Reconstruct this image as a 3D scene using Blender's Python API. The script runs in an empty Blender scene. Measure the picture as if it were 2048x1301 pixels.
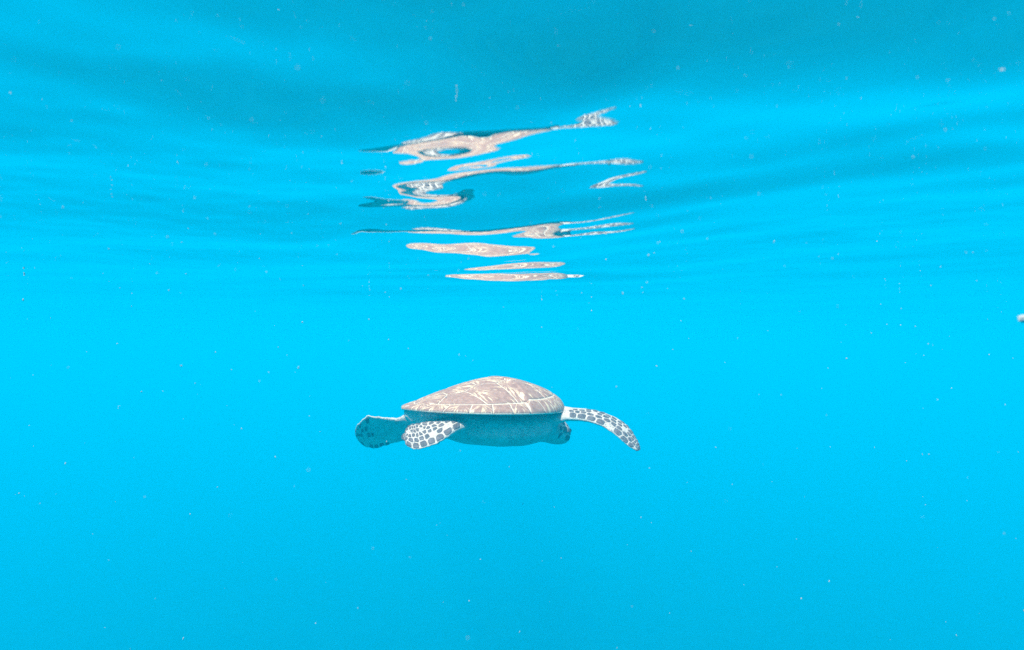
import bpy, bmesh, math, random
import numpy as np
from mathutils import Vector, Matrix, noise

random.seed(7)
rng = np.random.default_rng(7)
scene = bpy.context.scene
C = scene.collection

# ------------------------------------------------------------------ camera
CAM_Z = -0.16                    # depth of the camera under the mean water level
PITCH = math.radians(1.9)
F_PX, W_PX, H_PX = 1220.0, 2048.0, 1301.0
cam_d = bpy.data.cameras.new('camera')
cam_d.sensor_width = 36.0
cam_d.lens = 36.0 * F_PX / W_PX
cam_d.dof.use_dof = True
cam_d.dof.focus_distance = 2.5
cam_d.dof.aperture_fstop = 7.0
cam_d.clip_start, cam_d.clip_end = 0.01, 2000
cam = bpy.data.objects.new('camera', cam_d)
cam.location = (0, 0, CAM_Z)
cam.rotation_euler = (math.pi / 2 + PITCH, 0, 0)
C.objects.link(cam)
scene.camera = cam

# ------------------------------------------------------------------ light
SUN_EL, SUN_AZ = math.radians(66), math.radians(-150)   # azimuth from +Y, clockwise; behind the camera, a little to its left
world = bpy.data.worlds.new('World')
scene.world = world
world.use_nodes = True
wn = world.node_tree
bg = wn.nodes['Background']
sky = wn.nodes.new('ShaderNodeTexSky')
sky.sky_type = 'NISHITA'
sky.sun_disc = False
sky.sun_elevation = SUN_EL
sky.sun_rotation = SUN_AZ
wn.links.new(sky.outputs[0], bg.inputs[0])
bg.inputs[1].default_value = 0.12
sun_d = bpy.data.lights.new('sun', 'SUN')
sun_d.energy = 4.5
sun_d.angle = math.radians(0.6)
sun_d.color = (1.0, 0.95, 0.88)
sun = bpy.data.objects.new('sun', sun_d)
sv = Vector((math.sin(SUN_AZ) * math.cos(SUN_EL), math.cos(SUN_AZ) * math.cos(SUN_EL), math.sin(SUN_EL)))
sun.rotation_euler = (-sv).to_track_quat('-Z', 'Y').to_euler()
sun.location = sv * 20
C.objects.link(sun)
scene.view_settings.view_transform = 'Standard'
scene.view_settings.look = 'None'
scene.view_settings.gamma = 1
scene.view_settings.exposure = 0.58
cy = scene.cycles
cy.use_denoising = False
cy.max_bounces = 20
cy.diffuse_bounces = 1
cy.glossy_bounces = 16
cy.transparent_max_bounces = 8
cy.volume_bounces = 3
cy.sample_clamp_indirect = 6

# ------------------------------------------------------------------ helpers
def mat(name):
    m = bpy.data.materials.new(name)
    m.use_nodes = True
    nt = m.node_tree
    nt.nodes.clear()
    out = nt.nodes.new('ShaderNodeOutputMaterial')
    return m, nt, out

def link(nt, a, b):
    nt.links.new(a, b)

def node(nt, kind, **kw):
    n = nt.nodes.new(kind)
    for k, v in kw.items():
        setattr(n, k, v)
    return n

def mixcol(nt, fac, a, b):
    n = nt.nodes.new('ShaderNodeMix')
    n.data_type = 'RGBA'
    for s, v in ((n.inputs[0], fac), (n.inputs[6], a), (n.inputs[7], b)):
        if isinstance(v, (tuple, list, float, int)):
            s.default_value = v if not isinstance(v, tuple) else (*v, 1)[:4]
        else:
            nt.links.new(v, s)
    return n.outputs[2]

def ramp(nt, fac, stops):
    n = nt.nodes.new('ShaderNodeValToRGB')
    e = n.color_ramp.elements
    while len(e) < len(stops):
        e.new(0.5)
    for el, (p, c) in zip(e, stops):
        el.position = p
        el.color = (*c, 1) if len(c) == 3 else c
    nt.links.new(fac, n.inputs[0])
    return n.outputs[0]

def obj(name, verts, faces, material, parent=None, smooth=True):
    me = bpy.data.meshes.new(name)
    me.from_pydata([tuple(v) for v in verts], [], faces)
    me.update()
    if smooth:
        me.polygons.foreach_set('use_smooth', [True] * len(me.polygons))
    me.materials.append(material)
    o = bpy.data.objects.new(name, me)
    C.objects.link(o)
    o.parent = parent
    return o

def at(px, py, y):
    """point of the place at distance y in front of the camera that the photograph shows at (px, py)"""
    cx, cz = (px - W_PX / 2) / F_PX, -(py - H_PX / 2) / F_PX
    cp, sp = math.cos(PITCH), math.sin(PITCH)
    d = np.array([cx, cp - cz * sp, sp + cz * cp])
    return np.array([0, 0, CAM_Z]) + d * (y / d[1])

# ------------------------------------------------------------------ materials
def principled(nt, out, rough=0.6, spec=0.25):
    b = nt.nodes.new('ShaderNodeBsdfPrincipled')
    b.inputs['Roughness'].default_value = rough
    b.inputs['Specular IOR Level'].default_value = spec
    nt.links.new(b.outputs[0], out.inputs[0])
    return b

def water_surface_material():
    m, nt, out = mat('water_surface')
    fr = node(nt, 'ShaderNodeFresnel'); fr.inputs[0].default_value = 1.333
    tr = node(nt, 'ShaderNodeBsdfTransparent')
    gl = node(nt, 'ShaderNodeBsdfGlossy'); gl.inputs['Roughness'].default_value = 0.0; gl.inputs['Color'].default_value = (1, 1, 1, 1)
    mx = node(nt, 'ShaderNodeMixShader')
    link(nt, fr.outputs[0], mx.inputs[0]); link(nt, tr.outputs[0], mx.inputs[1]); link(nt, gl.outputs[0], mx.inputs[2])
    link(nt, mx.outputs[0], out.inputs[0])
    return m

def sea_volume_material():
    m, nt, out = mat('sea_water')
    v = node(nt, 'ShaderNodeVolumePrincipled')
    v.inputs['Color'].default_value = (0.0, 0.68, 0.965, 1)
    v.inputs['Density'].default_value = 0.10
    v.inputs['Anisotropy'].default_value = 0.0
    v.inputs['Absorption Color'].default_value = (0.0, 0.02, 0.02, 1)
    link(nt, v.outputs[0], out.inputs['Volume'])
    return m

def scute_material():
    m, nt, out = mat('scute')
    b = principled(nt, out, 0.55, 0.2)
    at_ = node(nt, 'ShaderNodeAttribute', attribute_name='streak')
    n1 = node(nt, 'ShaderNodeTexNoise'); n1.inputs['Scale'].default_value = 1.0; n1.inputs['Detail'].default_value = 1.4; n1.inputs['Roughness'].default_value = .6
    link(nt, at_.outputs['Vector'], n1.inputs['Vector'])
    tc = node(nt, 'ShaderNodeTexCoord')
    n2 = node(nt, 'ShaderNodeTexNoise'); n2.inputs['Scale'].default_value = 60; n2.inputs['Detail'].default_value = 6
    link(nt, tc.outputs['Object'], n2.inputs['Vector'])
    n3 = node(nt, 'ShaderNodeTexNoise'); n3.inputs['Scale'].default_value = 14; n3.inputs['Detail'].default_value = 2
    link(nt, tc.outputs['Object'], n3.inputs['Vector'])
    dark = ramp(nt, n2.outputs[0], [(.3, (.32, .175, .13)), (.7, (.49, .285, .21))])
    light = ramp(nt, n2.outputs[0], [(.3, (.74, .55, .34)), (.7, (.9, .72, .48))])
    sel = ramp(nt, n1.outputs[0], [(.54, (0, 0, 0)), (.575, (1, 1, 1))])
    patch = ramp(nt, n3.outputs[0], [(.42, (.1, .1, .1)), (.54, (1, 1, 1))])
    mu = node(nt, 'ShaderNodeMath', operation='MULTIPLY')
    link(nt, sel, mu.inputs[0]); link(nt, patch, mu.inputs[1])
    link(nt, mixcol(nt, mu.outputs[0], dark, light), b.inputs['Base Color'])
    bp = node(nt, 'ShaderNodeBump'); bp.inputs['Strength'].default_value = .25; bp.inputs['Distance'].default_value = .003
    link(nt, n2.outputs[0], bp.inputs['Height']); link(nt, bp.outputs[0], b.inputs['Normal'])
    return m

def plain_noise_material(name, c0, c1, scale=40, rough=.6, spec=.2, bump=.2, dist=.002):
    m, nt, out = mat(name)
    b = principled(nt, out, rough, spec)
    tc = node(nt, 'ShaderNodeTexCoord')
    n = node(nt, 'ShaderNodeTexNoise'); n.inputs['Scale'].default_value = scale; n.inputs['Detail'].default_value = 5
    link(nt, tc.outputs['Object'], n.inputs['Vector'])
    link(nt, ramp(nt, n.outputs[0], [(.3, c0), (.7, c1)]), b.inputs['Base Color'])
    bp = node(nt, 'ShaderNodeBump'); bp.inputs['Strength'].default_value = bump; bp.inputs['Distance'].default_value = dist
    link(nt, n.outputs[0], bp.inputs['Height']); link(nt, bp.outputs[0], b.inputs['Normal'])
    return m

M_SURF = water_surface_material()
M_SEA = sea_volume_material()
M_SCUTE = scute_material()
M_SEAM = plain_noise_material('shell_seam', (.62, .50, .37), (.84, .72, .56), 50)
def skin_material():
    m, nt, out = mat('turtle_skin')
    b = principled(nt, out, .6, .2)
    tc = node(nt, 'ShaderNodeTexCoord')
    n = node(nt, 'ShaderNodeTexNoise'); n.inputs['Scale'].default_value = 40; n.inputs['Detail'].default_value = 5
    vo = node(nt, 'ShaderNodeTexVoronoi', feature='DISTANCE_TO_EDGE'); vo.inputs['Scale'].default_value = 95
    nm = node(nt, 'ShaderNodeTexNoise'); nm.inputs['Scale'].default_value = 11
    for q in (n, vo, nm):
        link(nt, tc.outputs['Object'], q.inputs['Vector'])
    base = ramp(nt, n.outputs[0], [(.3, (.54, .48, .40)), (.7, (.70, .64, .56))])
    cell = ramp(nt, vo.outputs[0], [(.10, (0, 0, 0)), (.28, (1, 1, 1))])
    where = ramp(nt, nm.outputs[0], [(.40, (0, 0, 0)), (.55, (.8, .8, .8))])
    mu = node(nt, 'ShaderNodeMath', operation='MULTIPLY')
    link(nt, cell, mu.inputs[0]); link(nt, where, mu.inputs[1])
    link(nt, mixcol(nt, mu.outputs[0], base, (.26, .23, .22)), b.inputs['Base Color'])
    bp = node(nt, 'ShaderNodeBump'); bp.inputs['Strength'].default_value = .3; bp.inputs['Distance'].default_value = .002
    link(nt, cell, bp.inputs['Height']); link(nt, bp.outputs[0], b.inputs['Normal'])
    return m
M_SKIN = skin_material()
M_SCALE = plain_noise_material('turtle_scale', (.075, .068, .075), (.2, .165, .165), 70)
M_EYE = plain_noise_material('turtle_eye', (.01, .01, .01), (.02, .018, .015), 30, .15, .5, 0)
M_SPECK = plain_noise_material('drift_speck', (.42, .41, .39), (.58, .55, .51), 300, .8, .1, 0)
M_DARK_FLOOR = plain_noise_material('unseen_sea_floor', (.003, .045, .018), (.008, .08, .035), 2, .9, .0)  # dark green chosen to darken steep reflections in the water surface

# ------------------------------------------------------------------ water surface
#WAVES-BEGIN
def wave_height(X, Y, lam0=.38, ph0=5.3, sl0=.1, ph1=1.4, seed=6, tilt=.2, ph2=1.0, sl2=.056, tilt2=.22, sh=.05, chop=.018, lam2=.16, rf=1.5, xf=.35, xg=.5, sw=.02, bl=.028, bseed=4, cr=.42, sl3=.08, mx=-2.3, ph3=4.71):
    """height of the sea surface: ripples spreading from behind the camera, crossed by short chop"""
    X = np.asarray(X, float); Y = np.asarray(Y, float) - sh
    R = np.hypot(X * .85 + .05, Y + .30)
    warp = .035*np.sin(2.4*X + 1.1*Y + .6) + .02*np.sin(-5.1*X + 2.6*Y + 2.0) + .02*np.sin(1.3*X - 4.1*Y + 4.4) + .008*np.sin(13*X + 5*Y)
    r = np.hypot(X, Y)
    far = 1.0 / (1.0 + (r / 1.7) ** 3)
    def ring(lam, slope, ph, k=1.0, mod=1.0, tl=tilt):
        return slope * lam / (2*np.pi) * np.sin(2*np.pi*(R + k*(warp + tl*X))/lam + ph) * mod
    h = ring(lam0, sl0, ph0, 1.0, 1 + .35*np.sin(mx*X - .8*Y + 1.0)) * (.15 + .85/(1 + (r/rf)**3)) / (1 + (X/xf)**2)
    h = h + ring(1.6, sw, ph1, .8) * (.3 + .7*far)
    h = h + ring(.13, .025, 2.1, 1.6, 1 + .8*np.sin(4.1*X + 2*Y)) * far
    h = h + ring(.26, sl3, ph3, 1.4, (1 + .5*np.sin(5*X + 1)) * np.exp(-((r - 1.35)/.45)**2) / (1 + (X/.6)**2))
    near = np.exp(-(np.hypot(X*.6, Y) / .44) ** 6)
    h = h + ring(lam2, sl2, ph2, 1.0, near / (1 + (X/xg)**2) * (1 + .8*np.sin(7*X + 1.0)*np.sin(3*Y + 9*X*X)), tilt2)
    g = np.random.default_rng(seed)
    for i in range(24):
        lam = .05 * 1.16 ** i
        th = g.normal(0, .7)
        h = h + (.010 if lam < .12 else chop) * lam/(2*np.pi) * np.sin(2*np.pi/lam*(np.sin(th)*X + np.cos(th)*Y + .6*(warp + tilt*X)) + g.uniform(0, 6.28)) * (far if lam < .6 else .25 + .75*far)
    b = np.random.default_rng(bseed)
    close = np.exp(-(np.hypot(X*.7, Y) / cr) ** 4)
    for i in range(12):
        lam = .075 * 1.15 ** i
        th = b.normal(0, .55) + .12
        h = h + bl * lam/(2*np.pi) * np.sin(2*np.pi/lam*(np.sin(th)*X + np.cos(th)*Y + .5*warp) + b.uniform(0, 6.28)) * close
    for i in range(8):
        lam = .03 * 1.12 ** i
        th = b.normal(0, .8)
        h = h + .007 * lam/(2*np.pi) * np.sin(2*np.pi/lam*(np.sin(th)*X + np.cos(th)*Y + .5*warp) + b.uniform(0, 6.28)) * (1 + np.sin(5*X + 3*Y + 2.)) / (1 + (r/1.6)**4)
    return h * (.3 + .7/(1 + (r/2.5)**2)) * 1.06
#WAVES-END

def build_water_surface():
    nx, ny = 640, 720
    def axis(n, a, b, lim, c0):
        t = np.linspace(-1, 1, n)
        return a * np.sinh(b * t) / np.sinh(b) * lim / a + c0
    xs = axis(nx, 1, 6.6, 120, 0)
    ys = axis(ny, 1, 7.2, 120, .7)
    X, Y = np.meshgrid(xs, ys)
    r = np.hypot(X, Y)
    Z = wave_height(X, Y) * np.clip(1.4 - r / 40, 0, 1)
    co = np.stack([X, Y, Z], -1).reshape(-1, 3).astype(np.float32)
    idx = np.arange(nx * ny).reshape(ny, nx)
    q = np.stack([idx[:-1, :-1], idx[:-1, 1:], idx[1:, 1:], idx[1:, :-1]], -1).reshape(-1, 4)
    me = bpy.data.meshes.new('water_surface')
    me.vertices.add(len(co)); me.vertices.foreach_set('co', co.ravel())
    me.loops.add(q.size); me.loops.foreach_set('vertex_index', q.ravel().astype(np.int32))
    me.polygons.add(len(q)); me.polygons.foreach_set('loop_start', np.arange(0, q.size, 4, dtype=np.int32))
    me.polygons.foreach_set('use_smooth', np.ones(len(q), bool))
    me.update(calc_edges=True)
    me.materials.append(M_SURF)
    o = bpy.data.objects.new('water_surface', me)
    C.objects.link(o)
    o['kind'] = 'structure'; o['label'] = 'rippled underside of the sea surface mirroring the turtle'; o['category'] = 'water surface'
    return o
build_water_surface()

DEPTH = 7.8  # floor is out of view, added dark at this depth to darken steep views
g = obj('unseen_sea_floor', [(-130, -130, -DEPTH), (130, -130, -DEPTH), (130, 130, -DEPTH), (-130, 130, -DEPTH)], [(0, 1, 2, 3)], M_DARK_FLOOR)
g['kind'] = 'structure'; g['label'] = 'unseen sea floor added far below the turtle, dark to deepen steep water views'; g['category'] = 'sea floor'
b = 118.0
hv = [(x, y, z) for z in (-DEPTH - 1, .12) for y in (-b, b) for x in (-b, b)]
hz = obj('haze', hv, [(0, 2, 3, 1), (4, 5, 7, 6), (0, 1, 5, 4), (2, 6, 7, 3), (0, 4, 6, 2), (1, 3, 7, 5)], M_SEA, smooth=False)
hz['kind'] = 'stuff'; hz['label'] = 'bright cyan blue sea water filling the view'; hz['category'] = 'sea water'

# ------------------------------------------------------------------ the turtle
YAW = math.radians(32)
DIST = 2.52
NOSE = math.radians(2.5)                       # nose a little down
RIM = 0.14                                    # height of the shell rim over the belly
TC = np.array([-0.117, DIST, -0.417 - RIM])   # base of the turtle in the world
turtle = bpy.data.objects.new('sea_turtle', None)
turtle.empty_display_size = .2
turtle.location = TC
turtle.rotation_euler = (0, NOSE, YAW)
C.objects.link(turtle)
turtle['label'] = 'green sea turtle with streaked brown shell gliding away under the water surface'
turtle['category'] = 'sea turtle'

def to_local(p):
    d = np.asarray(p) - TC
    c, s = math.cos(YAW), math.sin(YAW)
    x, y, z = c * d[0] + s * d[1], -s * d[0] + c * d[1], d[2]
    c, s = math.cos(NOSE), math.sin(NOSE)
    return np.array([c * x - s * z, y, s * x + c * z])

def L_at(px, py, y):
    return to_local(at(px, py, y))

# outline of the shell seen from above (x forward, y to its left), as radius by angle
_OUT = [(0.350, 0.0), (0.335, .075), (0.285, .165), (0.20, .232), (0.10, .268), (0.0, .274), (-.10, .258), (-.20, .210), (-.28, .142), (-.335, .068), (-.362, 0.0)]
_ang = np.array([math.atan2(y, x) for x, y in _OUT]); _rad = np.array([math.hypot(x, y) for x, y in _OUT])
def smooth_interp(x, xp, fp):
    """monotone-ish cubic (Catmull-Rom on uneven knots)"""
    x = np.asarray(x, float)
    m = np.gradient(fp, xp)
    i = np.clip(np.searchsorted(xp, x) - 1, 0, len(xp) - 2)
    h = xp[i + 1] - xp[i]; t = np.clip((x - xp[i]) / h, 0, 1)
    return (2*t**3-3*t**2+1)*fp[i] + (t**3-2*t**2+t)*h*m[i] + (-2*t**3+3*t**2)*fp[i+1] + (t**3-t**2)*h*m[i+1]
def outline_r(a):
    a = np.abs(np.arctan2(np.sin(a), np.cos(a)))
    return smooth_interp(a, _ang, _rad)
def rho_of(x, y):
    return np.hypot(x, y) / outline_r(np.arctan2(y, x))
_PX = np.array([-.365, -.33, -.25, -.15, -.05, .05, .13, .20, .26, .31, .34, .352])
_PZ = np.array([.000, .020, .058, .096, .121, .130, .127, .114, .093, .066, .038, .012])
def dome(x, y):
    """height of the shell over its rim"""
    x = np.asarray(x, float); y = np.asarray(y, float)
    r = np.clip(rho_of(x, y), 0, 1)
    cross = np.clip(1 - r ** 2.3, 0, 1) ** (.80 - .28 * np.clip((x - .12) / .2, 0, 1))
    # long profile, blended: the ridge falls gently to the rear and steeply to the front
    peak = smooth_interp(np.clip(x, -.365, .352), _PX, _PZ)
    roundz = .130 * cross
    prof = np.where(x > .05, roundz * 1.0, np.minimum(roundz, .130 * (1 - .72 * np.clip((.07 - x) / .43, 0, 1) ** 1.1) * np.clip(1 - r ** 1.8, 0, 1) ** .9))
    return .8 * prof + .2 * np.minimum(peak, roundz) + .004 * np.clip((r - .9) / .1, 0, 1)

def build_carapace():
    n, k = 120, 26
    vs, fs = [], []
    rr = np.concatenate([np.linspace(0, .9, k - 5), np.linspace(.93, 1, 5)])
    for j, r in enumerate(rr):
        for i in range(n):
            a = 2 * math.pi * i / n
            R = outline_r(a) * r
            x, y = R * math.cos(a), R * math.sin(a)
            vs.append((x, y, float(dome(x, y)) + RIM))
    for j in range(len(rr) - 1):
        for i in range(n):
            fs.append((j*n+i, (j+1)*n+i, (j+1)*n+(i+1) % n, j*n+(i+1) % n))
    # rim and underside
    for r, z in ((1.002, -.001), (.997, -.004), (.96, -.003), (.86, .006), (0.5, .02)):
        base = len(vs)
        for i in range(n):
            a = 2 * math.pi * i / n
            R = outline_r(a) * r
            vs.append((R * math.cos(a), R * math.sin(a), RIM + z))
        for i in range(n):
            fs.append((base-n+i, base+i, base+(i+1) % n, base-n+(i+1) % n))
    fs.append(tuple(range(len(vs) - n, len(vs)))[::-1])
    return obj('carapace', vs, fs, M_SEAM, turtle)

def resample(poly, n):
    p = np.array(poly + [poly[0]], float)
    d = np.r_[0, np.cumsum(np.hypot(*np.diff(p, axis=0).T))]
    # keep corners: distribute points edge by edge
    out = []
    per = d[-1]
    for i in range(len(p) - 1):
        m = max(1, int(round(n * (d[i+1] - d[i]) / per)))
        for j in range(m):
            out.append(p[i] + (p[i+1] - p[i]) * j / m)
    return np.array(out)

def inset(pts, g):
    c = pts.mean(0)
    t = np.roll(pts, -1, 0) - np.roll(pts, 1, 0)
    nrm = np.stack([-t[:, 1], t[:, 0]], 1)
    nrm /= np.maximum(np.hypot(*nrm.T), 1e-9)[:, None]
    area = np.sum(pts[:, 0] * np.roll(pts[:, 1], -1) - pts[:, 1] * np.roll(pts[:, 0], -1))
    if area < 0:
        nrm = -nrm
    return pts + nrm * g

def add_scute(poly, parent, gap=.0031, lift=.0026, n=44, growth=None, freq=1.0):
    pts = resample(poly, n)
    area = np.sum(pts[:, 0] * np.roll(pts[:, 1], -1) - pts[:, 1] * np.roll(pts[:, 0], -1))
    if area < 0:
        pts = pts[::-1]
    pts = inset(pts, gap)
    c = pts.mean(0)
    m = len(pts)
    vs, fs, st = [], [], []
    gx = c if growth is None else np.array(growth)
    seed = rng.uniform(0, 50)
    def put(p, dz):
        vs.append((p[0], p[1], float(dome(p[0], p[1])) + RIM + dz))
        q = p - gx
        rr = math.hypot(*q); a = math.atan2(q[1], q[0])
        st.append((math.cos(a) * 9 * freq + seed, math.sin(a) * 9 * freq, rr * 20))
    put(c, lift + .0012)
    rings = [(.25, lift + .0012), (.5, lift + .001), (.75, lift + .0006), (.93, lift + .0001), (1.0, lift - .0012), (1.0, -.004)]
    for f, dz in rings:
        for p in pts:
            put(c + (p - c) * f, dz)
    for i in range(m):
        fs.append((0, 1 + i, 1 + (i + 1) % m))
    for j in range(len(rings) - 1):
        for i in range(m):
            a0, b0 = 1 + j*m + i, 1 + j*m + (i+1) % m
            fs.append((a0, a0 + m, b0 + m, b0))
    o = obj('scute', vs, fs, M_SCUTE, parent)
    at_ = o.data.attributes.new('streak', 'FLOAT_VECTOR', 'POINT')
    at_.data.foreach_set('vector', np.array(st, np.float32).ravel())
    return o

def arc(a0, a1, f, n=8):
    return [(outline_r(a) * f * math.cos(a), outline_r(a) * f * math.sin(a)) for a in np.linspace(a0, a1, n)]

def build_scutes(car):
    FI = .86
    # vertebral row: seams at these x, apexes between them
    seam = [(.195, .060), (.065, .058), (-.075, .052), (-.195, .042)]
    apex = [(.130, .098), (-.005, .098), (-.140, .082)]
    rim_a = [0.30, 0.93, 1.52, 2.05, 2.78]         # angles where costal seams reach the marginals (front corner, three seams, rear corner)
    on = lambda a, f=FI: (outline_r(a) * f * math.cos(a), outline_r(a) * f * math.sin(a))
    mir = lambda P: [(x, -y) for x, y in P]
    # vertebrals
    f0 = arc(rim_a[0], -rim_a[0], FI, 7)
    add_scute(f0 + [(seam[0][0], -seam[0][1]), (seam[0][0] + .004, 0), (seam[0][0], seam[0][1])], car, growth=(.2, 0))
    for k in range(3):
        s0, s1, ap = seam[k], seam[k+1], apex[k]
        add_scute([(s0[0], s0[1]), (s0[0] + .004, 0), (s0[0], -s0[1]), (ap[0], -ap[1]), (s1[0], -s1[1]), (s1[0] + .004, 0), (s1[0], s1[1]), (ap[0], ap[1])], car, growth=(s1[0] + .02, 0))
    a5 = rim_a[4]
    r5 = arc(a5, 2 * math.pi - a5, FI, 7)
    add_scute([(seam[3][0], seam[3][1])] + r5 + [(seam[3][0], -seam[3][1]), (seam[3][0] + .003, 0)], car, growth=(-.3, 0))
    # costals, both sides
    for side in (1, -1):
        fl = (lambda P: P) if side == 1 else mir
        polys = [
            ([on(rim_a[0])] + arc(rim_a[0], rim_a[1], FI, 7)[1:] + [apex[0], seam[0]], (.12, .12)),
            ([apex[0]] + arc(rim_a[1], rim_a[2], FI, 7) + [apex[1], seam[1]], (.02, .115)),
            ([apex[1]] + arc(rim_a[2], rim_a[3], FI, 7) + [apex[2], seam[2]], (-.115, .105)),
            ([apex[2]] + arc(rim_a[3], rim_a[4], FI, 7) + [seam[3]], (-.20, .08)),
        ]
        for P, gr in polys:
            add_scute(fl(P), car, growth=(gr[0], gr[1] * side), freq=.95)
    # marginals
    edges = [.0, .16, .42, .66, .90, 1.14, 1.40, 1.68, 1.97, 2.28, 2.60, 2.88, math.pi]
    for side in (1, -1):
        for a0, a1 in zip(edges[:-1], edges[1:]):
            if a0 == 0.0:
                if side == 1:
                    P = arc(-.16, .16, FI, 6) + arc(.16, -.16, 1.009, 8)
                else:
                    continue
            else:
                P = arc(a0 * side, a1 * side, FI, 6) + arc(a1 * side, a0 * side, 1.009, 8)
            gc = .5 * (a0 + a1) * side
            add_scute(P, car, gap=.0024, lift=.002, n=30, growth=on(gc, .86), freq=.8)

car = build_carapace()
build_scutes(car)

# ---- the body: plastron, neck, head, tail and four flippers grown into one skin
class Parts:
    def __init__(self): self.v, self.f = [], []
    def loft(self, rings):
        n = len(rings[0]); base = len(self.v)
        for r in rings:
            self.v += [tuple(p) for p in r]
        for j in range(len(rings) - 1):
            for i in range(n):
                self.f.append((base+j*n+i, base+j*n+(i+1) % n, base+(j+1)*n+(i+1) % n, base+(j+1)*n+i))
        self.f.append(tuple(range(base, base + n))[::-1])
        self.f.append(tuple(range(base+(len(rings)-1)*n, base+len(rings)*n)))
B = Parts()

def ring_yz(x, hw, ztop, zbot, n=36, p=2.4, yc=0.0):
    zc = .5 * (ztop + zbot); hz_ = .5 * (ztop - zbot)
    out = []
    for i in range(n):
        a = 2 * math.pi * i / n
        c, s = math.cos(a), math.sin(a)
        out.append((x, yc + hw * math.copysign(abs(c) ** (2 / p), c), zc + hz_ * math.copysign(abs(s) ** (2 / p), s)))
    return out

def half_w(x):
    xs = np.array([p[0] for p in _OUT[::-1]]); ys = np.array([p[1] for p in _OUT[::-1]])
    return float(np.interp(x, xs, ys))
tors = []
for x, f, zb in ((-.35, .35, RIM-.03), (-.33, .50, RIM-.055), (-.29, .62, RIM-.075), (-.22, .70, RIM-.102), (-.12, .79, RIM-.136), (0, .86, RIM-.148), (.10, .86, RIM-.150), (.19, .86, RIM-.140), (.25, .86, RIM-.118), (.29, .80, RIM-.09), (.315, .6, RIM-.065)):
    tors.append(ring_yz(x, half_w(x) * f, RIM + .012, zb, p=2.7))
B.loft(tors)

def tube_ring(c, d, w, h, up=(0, 0, 1), n=28, p=2.0):
    d = np.array(d, float); d /= np.linalg.norm(d)
    s = np.cross(d, up); s /= np.linalg.norm(s)
    u = np.cross(s, d)
    out = []
    for i in range(n):
        a = 2 * math.pi * i / n
        ca, sa = math.cos(a), math.sin(a)
        out.append(np.array(c) + s * w * math.copysign(abs(ca) ** (2/p), ca) + u * h * math.copysign(abs(sa) ** (2/p), sa))
    return out
# neck and head, carried low in front of the shell
hd = np.array([1.0, .12, -.24]); hd /= np.linalg.norm(hd)
h0 = np.array([.19, -.03, RIM - .068])
HEAD = []
for s, w, h, dz in ((0, .10, .062, 0), (.05, .09, .060, -.004), (.09, .075, .056, -.004), (.12, .068, .056, .0), (.15, .066, .058, .002), (.18, .063, .057, .002), (.205, .054, .050, .0), (.225, .040, .040, -.004), (.238, .026, .029, -.008), (.245, .010, .014, -.012)):
    c = h0 + hd * s + np.array([0, 0, dz])
    HEAD.append((c, w, h))
B.loft([tube_ring(c, hd, w, h, p=2.15) for c, w, h in HEAD])
# tail
B.loft([tube_ring(np.array([-.27, 0, RIM-.045]) + np.array([-1, 0, -.3]) * s, (-1, 0, -.3), w, w * .8, n=14) for s, w in ((0, .03), (.025, .022), (.045, .012), (.055, .004))])

class Flipper:
    """leading and trailing edge curves with a thickness; the upper face is the one the given normal sense points to"""
    def __init__(self, lead, trail, thick, flip=1, n=30):
        t0 = np.linspace(0, 1, len(lead)); t = np.linspace(0, 1, n)
        lead, trail = np.array(lead, float), np.array(trail, float)
        ip = lambda A: np.stack([smooth_interp(t, t0, A[:, k]) for k in range(3)], 1)
        self.L, self.T = ip(lead), ip(trail)
        for A, sg in ((self.L, 1), (self.T, -1)):          # scalloped, slightly ragged edges
            A += (self.T - self.L) * (sg * rng.uniform(-.028, .022, (n, 1)))
        self.th = np.interp(t, np.linspace(0, 1, len(thick)), thick)
        mid = .5 * (self.L + self.T)
        d = np.gradient(mid, axis=0)
        nr = np.cross(d, self.T - self.L)
        nr = nr * np.sign(np.sum(nr @ np.array(flip)))
        self.N = nr / np.linalg.norm(nr, axis=1)[:, None]
        self.n = n
        self.length = np.sum(np.linalg.norm(np.diff(mid, axis=0), axis=1))
        self.chord = np.linalg.norm(self.T - self.L, axis=1)
    def rings(self, m=32):
        out = []
        for i in range(self.n):
            mid, hc = .5 * (self.L[i] + self.T[i]), .5 * (self.T[i] - self.L[i])
            r = []
            for k in range(m):
                a = 2 * math.pi * k / m
                r.append(mid + hc * math.cos(a) + self.N[i] * self.th[i] * .5 * math.copysign(abs(math.sin(a)) ** .8, math.sin(a)))
            out.append(r)
        return out
    def S(self, u, v, side=1):
        x = np.clip(u, 0, 1) * (self.n - 1); i = min(int(x), self.n - 2); f = x - i
        g_ = lambda A: A[i] * (1 - f) + A[i + 1] * f
        v = np.clip(v, 0, 1)
        L, T, N, th = g_(self.L), g_(self.T), g_(self.N), g_(self.th)
        return L * (1 - v) + T * v + N * side * th * .5 * (max(0, 1 - (2 * v - 1) ** 2) ** .4)

UPCAM = np.array([-math.sin(YAW), -math.cos(YAW), .6])   # up and towards the camera side
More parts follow.
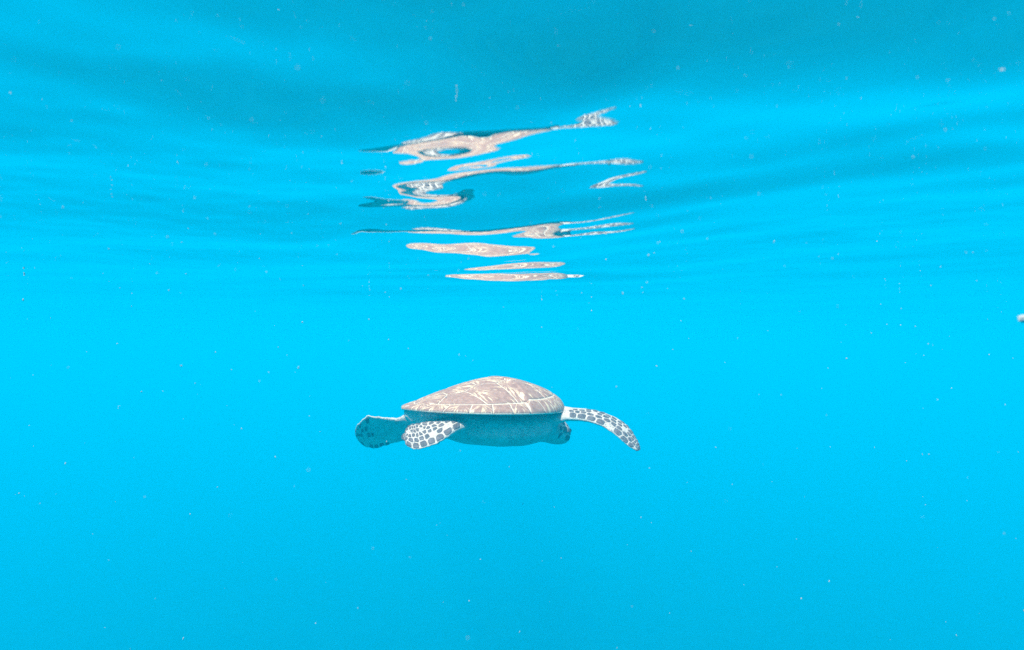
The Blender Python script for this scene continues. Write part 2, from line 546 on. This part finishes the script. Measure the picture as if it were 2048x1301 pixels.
# near front flipper: sweeps forward past the head, its tip drooping
ff = Flipper(
    [L_at(1092, 812, 2.60), L_at(1120, 815, 2.59), L_at(1142, 819, 2.58), L_at(1168, 820, 2.57), L_at(1200, 825, 2.56), L_at(1230, 836, 2.54), L_at(1256, 854, 2.51), L_at(1272, 877, 2.48), L_at(1279, 893, 2.46), L_at(1279, 901, 2.45)],
    [L_at(1085, 850, 2.46), L_at(1112, 844, 2.46), L_at(1136, 839, 2.46), L_at(1160, 841, 2.46), L_at(1188, 846, 2.45), L_at(1213, 858, 2.44), L_at(1235, 874, 2.42), L_at(1255, 891, 2.41), L_at(1268, 900, 2.41), L_at(1275, 903, 2.42)],
    [.06, .052, .038, .03, .024, .02, .016, .013, .010, .006], flip=UPCAM)
# far front flipper: reaches out to the turtle's other side, behind the body
lf = Flipper(
    [(.27, .12, RIM-.03), (.31, .20, RIM-.035), (.33, .27, RIM-.05), (.32, .35, RIM-.075), (.285, .43, RIM-.105), (.235, .49, RIM-.13), (.19, .525, RIM-.145)],
    [(.15, .16, RIM-.05), (.18, .22, RIM-.06), (.20, .28, RIM-.075), (.20, .34, RIM-.095), (.195, .40, RIM-.118), (.185, .455, RIM-.137), (.175, .51, RIM-.147)],
    [.055, .04, .03, .022, .016, .012, .006], flip=(0, 0, 1))
# near rear flipper: paddle turned up to the light
nr = Flipper(
    [L_at(918, 828, 2.38), L_at(896, 833, 2.34), L_at(872, 840, 2.31), L_at(848, 846, 2.29), L_at(832, 848, 2.27), L_at(824, 850, 2.26), L_at(816, 853, 2.25), L_at(811, 864, 2.23), L_at(803, 874, 2.22)],
    [L_at(935, 856, 2.28), L_at(911, 864, 2.22), L_at(890, 878, 2.18), L_at(870, 889, 2.15), L_at(852, 896, 2.14), L_at(832, 899, 2.14), L_at(814, 894, 2.15), L_at(812, 885, 2.18), L_at(803, 879, 2.20)],
    [.05, .038, .026, .02, .016, .013, .010, .006], flip=UPCAM)
# far rear flipper: paddle hanging, its shaded face to the camera
fr_ = Flipper(
    [L_at(838, 826, 2.48), L_at(815, 830, 2.49), L_at(793, 838, 2.50), L_at(775, 836, 2.51), L_at(755, 834, 2.52), L_at(737, 832, 2.53), L_at(722, 842, 2.55), L_at(713, 852, 2.57), L_at(711, 864, 2.59)],
    [L_at(880, 885, 2.56), L_at(845, 884, 2.60), L_at(815, 879, 2.64), L_at(790, 885, 2.67), L_at(770, 891, 2.69), L_at(750, 896, 2.70), L_at(732, 894, 2.69), L_at(718, 884, 2.66), L_at(711, 872, 2.62)],
    [.075, .06, .036, .028, .023, .02, .017, .012, .006], flip=-UPCAM)
for F in (ff, lf, nr, fr_):
    B.loft(F.rings())

body = obj('body', B.v, B.f, M_SKIN, turtle)
md = body.modifiers.new('skin', 'REMESH'); md.mode = 'VOXEL'; md.voxel_size = .0034; md.use_smooth_shade = True
sm = body.modifiers.new('smooth', 'SMOOTH'); sm.factor = .5; sm.iterations = 4
bpy.context.view_layer.update()
dg = bpy.context.evaluated_depsgraph_get()
me2 = bpy.data.meshes.new_from_object(body.evaluated_get(dg))
body.modifiers.clear(); body.data = me2
me2.name = 'body'
me2.polygons.foreach_set('use_smooth', [True] * len(me2.polygons))

# ---- scales on flippers and head
def clip_poly(poly, p, q):
    """keep the side of poly nearer to p than to q"""
    m = .5 * (p + q); d = q - p
    out = []
    for i in range(len(poly)):
        a, b_ = poly[i], poly[(i + 1) % len(poly)]
        sa, sb = np.dot(a - m, d), np.dot(b_ - m, d)
        if sa <= 0: out.append(a)
        if (sa < 0) != (sb < 0) and abs(sa - sb) > 1e-12:
            out.append(a + (b_ - a) * sa / (sa - sb))
    return out

def voronoi(seeds, w, h):
    cells = []
    for i, p in enumerate(seeds):
        poly = [np.array(c, float) for c in ((0, 0), (w, 0), (w, h), (0, h))]
        order = np.argsort(np.hypot(*(seeds - p).T))
        for j in order[1:22]:
            poly = clip_poly(poly, p, seeds[j])
            if len(poly) < 3: break
        cells.append(poly)
    return cells

def add_scales(F, side, seeds_uv, gap, drop=0.0, lift=.0012, parent=None, minr=.0035):
    w, h = F.length, float(np.median(F.chord))
    real = len(seeds_uv)
    lo = {}
    for u, v in seeds_uv:                       # bare skin bounds the first plate of each row
        k = round(v * 5); lo[k] = min(lo.get(k, (9, 0)), (u, v))
    seeds_uv = list(seeds_uv) + [(u - d, v) for u, v in lo.values() for d in (.06, .12)]
    seeds = np.array([(u * w, v * h) for u, v in seeds_uv])
    for p, poly in list(zip(seeds, voronoi(seeds, w, h)))[:real]:
        if len(poly) < 3 or random.random() < drop: continue
        pts = np.array(poly)
        c = pts.mean(0)
        loc = np.interp(c[0] / w, np.linspace(0, 1, F.n), F.chord) / h
        rad = np.hypot(*(pts - c).T).mean()
        if rad * min(1, loc) < minr: continue
        pts = resample([tuple(q) for q in pts], 14)
        f = max(.35, 1 - gap / max(rad, 1e-4))
        sm_ = .7 * pts + .15 * (np.roll(pts, 1, 0) + np.roll(pts, -1, 0))
        pts = c + (sm_ - c) * f
        m = len(pts)
        i0 = min(int(c[0] / w * (F.n - 1)), F.n - 1)
        N = F.N[i0] * side
        vs = [F.S(c[0]/w, c[1]/h, side) + N * (lift + .0008)]
        vs += [F.S(*(((c + (q - c) * .8) / (w, h))), side) + N * (lift + .0005) for q in pts]
        vs += [F.S(*(q / (w, h)), side) + N * (lift - .0004) for q in pts]
        vs += [F.S(*(q / (w, h)), side) - N * .003 for q in pts]
        fs = [(0, 1+i, 1+(i+1) % m) for i in range(m)]
        for j in range(2):
            fs += [(1+j*m+i, 1+(j+1)*m+i, 1+(j+1)*m+(i+1) % m, 1+j*m+(i+1) % m) for i in range(m)]
        obj('scale', vs, fs, M_SCALE, parent)

def seeds_rows(rows):
    out = []
    for v, us, jit in rows:
        for u in us:
            out.append((u + random.uniform(-jit, jit), v + random.uniform(-.03, .03)))
    return out
# front flipper: big plates towards the tip and along the trailing edge, small ones in between
sd = seeds_rows([
    (.84, np.linspace(.26, .96, 10), .008), (.60, np.linspace(.23, .93, 13), .014), (.40, np.linspace(.27, .95, 15), .014),
    (.22, np.linspace(.38, .94, 13), .014), (.07, np.linspace(.42, .95, 12), .01)])
add_scales(ff, 1, sd, .0034, .03, parent=body)
add_scales(lf, 1, [(u * .98 + .02, v) for u, v in sd], .0042, .04, parent=body)
sd = seeds_rows([
    (.88, np.linspace(.10, .93, 9), .008), (.68, np.linspace(.10, .93, 11), .014), (.50, np.linspace(.12, .95, 14), .016),
    (.34, np.linspace(.14, .94, 15), .016), (.19, np.linspace(.2, .95, 13), .014), (.06, np.linspace(.36, .95, 6), .01)])
add_scales(nr, 1, sd, .0036, .08, parent=body)
sd = seeds_rows([(.9, np.linspace(.45, .95, 8), .01), (.7, np.linspace(.5, .95, 8), .015), (.5, np.linspace(.55, .95, 8), .015), (.3, np.linspace(.55, .95, 7), .015), (.12, np.linspace(.5, .95, 7), .01)])
add_scales(fr_, -1, sd, .0066, .5, parent=body)
add_scales(fr_, 1, sd, .0046, .05, parent=body)

class HeadSide:
    """one flank of the head as a patch: u runs to the beak, v from crown to throat"""
    def __init__(self, sgn):
        self.s = sgn; self.H = HEAD[3:]; self.n = len(self.H)
        self.N = np.array([np.array([0, -sgn, .25])] * self.n)
        self.length = float(np.linalg.norm(self.H[-1][0] - self.H[0][0])); self.chord = np.array([1.9 * h for _, w_, h in self.H])
        sd_ = np.cross(hd, (0, 0, 1)); self.sv = sd_ / np.linalg.norm(sd_); self.uv = np.cross(self.sv, hd)
    def S(self, u, v, side=1):
        x = np.clip(u, 0, 1) * (self.n - 1); i = min(int(x), self.n - 2); f = x - i
        c = self.H[i][0] * (1 - f) + self.H[i+1][0] * f
        w_ = self.H[i][1] * (1 - f) + self.H[i+1][1] * f; h_ = self.H[i][2] * (1 - f) + self.H[i+1][2] * f
        a = math.radians(95 - 135 * np.clip(v, 0, 1))
        return c + self.sv * self.s * w_ * math.cos(a) + self.uv * h_ * math.sin(a)
for sgn in (1, -1):
    hs = HeadSide(sgn)
    add_scales(hs, 1, seeds_rows([(v, np.linspace(.08, .78, 5), .03) for v in (.1, .35, .6, .85)]), .0044, .3, lift=.0025, parent=body)
    e = hs.S(.62, .48)
    vs, fs = [], []
    for j in range(7):
        for i in range(12):
            a, b_ = math.pi * j / 6, 2 * math.pi * i / 12
            vs.append(e + .0095 * np.array([math.sin(a) * math.cos(b_), math.sin(a) * math.sin(b_) * .6, math.cos(a)]))
    for j in range(6):
        for i in range(12):
            fs.append((j*12+i, (j+1)*12+i, (j+1)*12+(i+1) % 12, j*12+(i+1) % 12))
    obj('eye', vs, fs, M_EYE, body)

# ------------------------------------------------------------------ drifting specks
def build_specks():
    vs, fs = [], []
    ico = [(0, 0, 1), (.89, 0, .45), (.28, .85, .45), (-.72, .53, .45), (-.72, -.53, .45), (.28, -.85, .45),
           (.72, .53, -.45), (-.28, .85, -.45), (-.89, 0, -.45), (-.28, -.85, -.45), (.72, -.53, -.45), (0, 0, -1)]
    icf = [(0,1,2),(0,2,3),(0,3,4),(0,4,5),(0,5,1),(1,6,2),(2,7,3),(3,8,4),(4,9,5),(5,10,1),(6,7,2),(7,8,3),(8,9,4),(9,10,5),(10,6,1),(11,7,6),(11,8,7),(11,9,8),(11,10,9),(11,6,10)]
    def speck(c, r, el, th, ph=0):
        base = len(vs)
        d = np.array([math.sin(th) * math.cos(ph), math.sin(th) * math.sin(ph), math.cos(th)])
        for p in ico:
            p = np.array(p) * r * random.uniform(.65, 1.25)
            p = p + d * np.dot(p, d) * (el - 1)
            vs.append(np.array(c) + p)
        fs.extend([tuple(base + i for i in f) for f in icf])
    # the larger flakes near the camera
    for px, py, y, r, el, th in ((758, 98, .42, .0016, 1.5, .3), (140, 180, .45, .0017, 1.3, -.4), (1622, 90, .45, .0017, 1.8, .6), (1485, 85, .5, .0011, 1.7, .15), (1485, 107, .5, .001, 1.7, .15),
                                 (2046, 637, .5, .0032, 1.2, .5), (1582, 205, .6, .0011, 1.3, .1), (1218, 328, .55, .0018, 1.0, 0), (363, 732, .9, .0015, 1.1, 0), (597, 736, .8, .0012, 1.6, .2),
                                 (205, 83, .5, .0008, 1.8, -.3), (1515, 50, .5, .0008, 2.4, .4), (43, 345, .6, .0014, 1.4, .9), (356, 330, .6, .001, 1.5, .7), (1700, 145, .6, .0009, 2.0, .2)):
        speck(at(px, py, y), r, el, th)
    n = 0
    while n < 620:
        px, py = random.uniform(-400, 2450), min(1500, 60 + random.expovariate(1 / 520.0))
        y = random.uniform(.35, 3.0)
        c = at(px, py, y)
        if c[2] > -.02: 
            y = y * .3 + .15
            c = at(px, py, y)
            if c[2] > -.02: continue
        speck(c, y * random.choice((.0003, .0004, .0005, .0006, .0007, .0009, .0011)), random.choice((1, 1.3, 2.2)), random.uniform(-.6, .6), random.uniform(-.5, .5))
        n += 1
    o = obj('drifting_particles', vs, fs, M_SPECK, None, False)
    o['kind'] = 'stuff'; o['label'] = 'tiny pale specks drifting through the water'; o['category'] = 'particles'
build_specks()
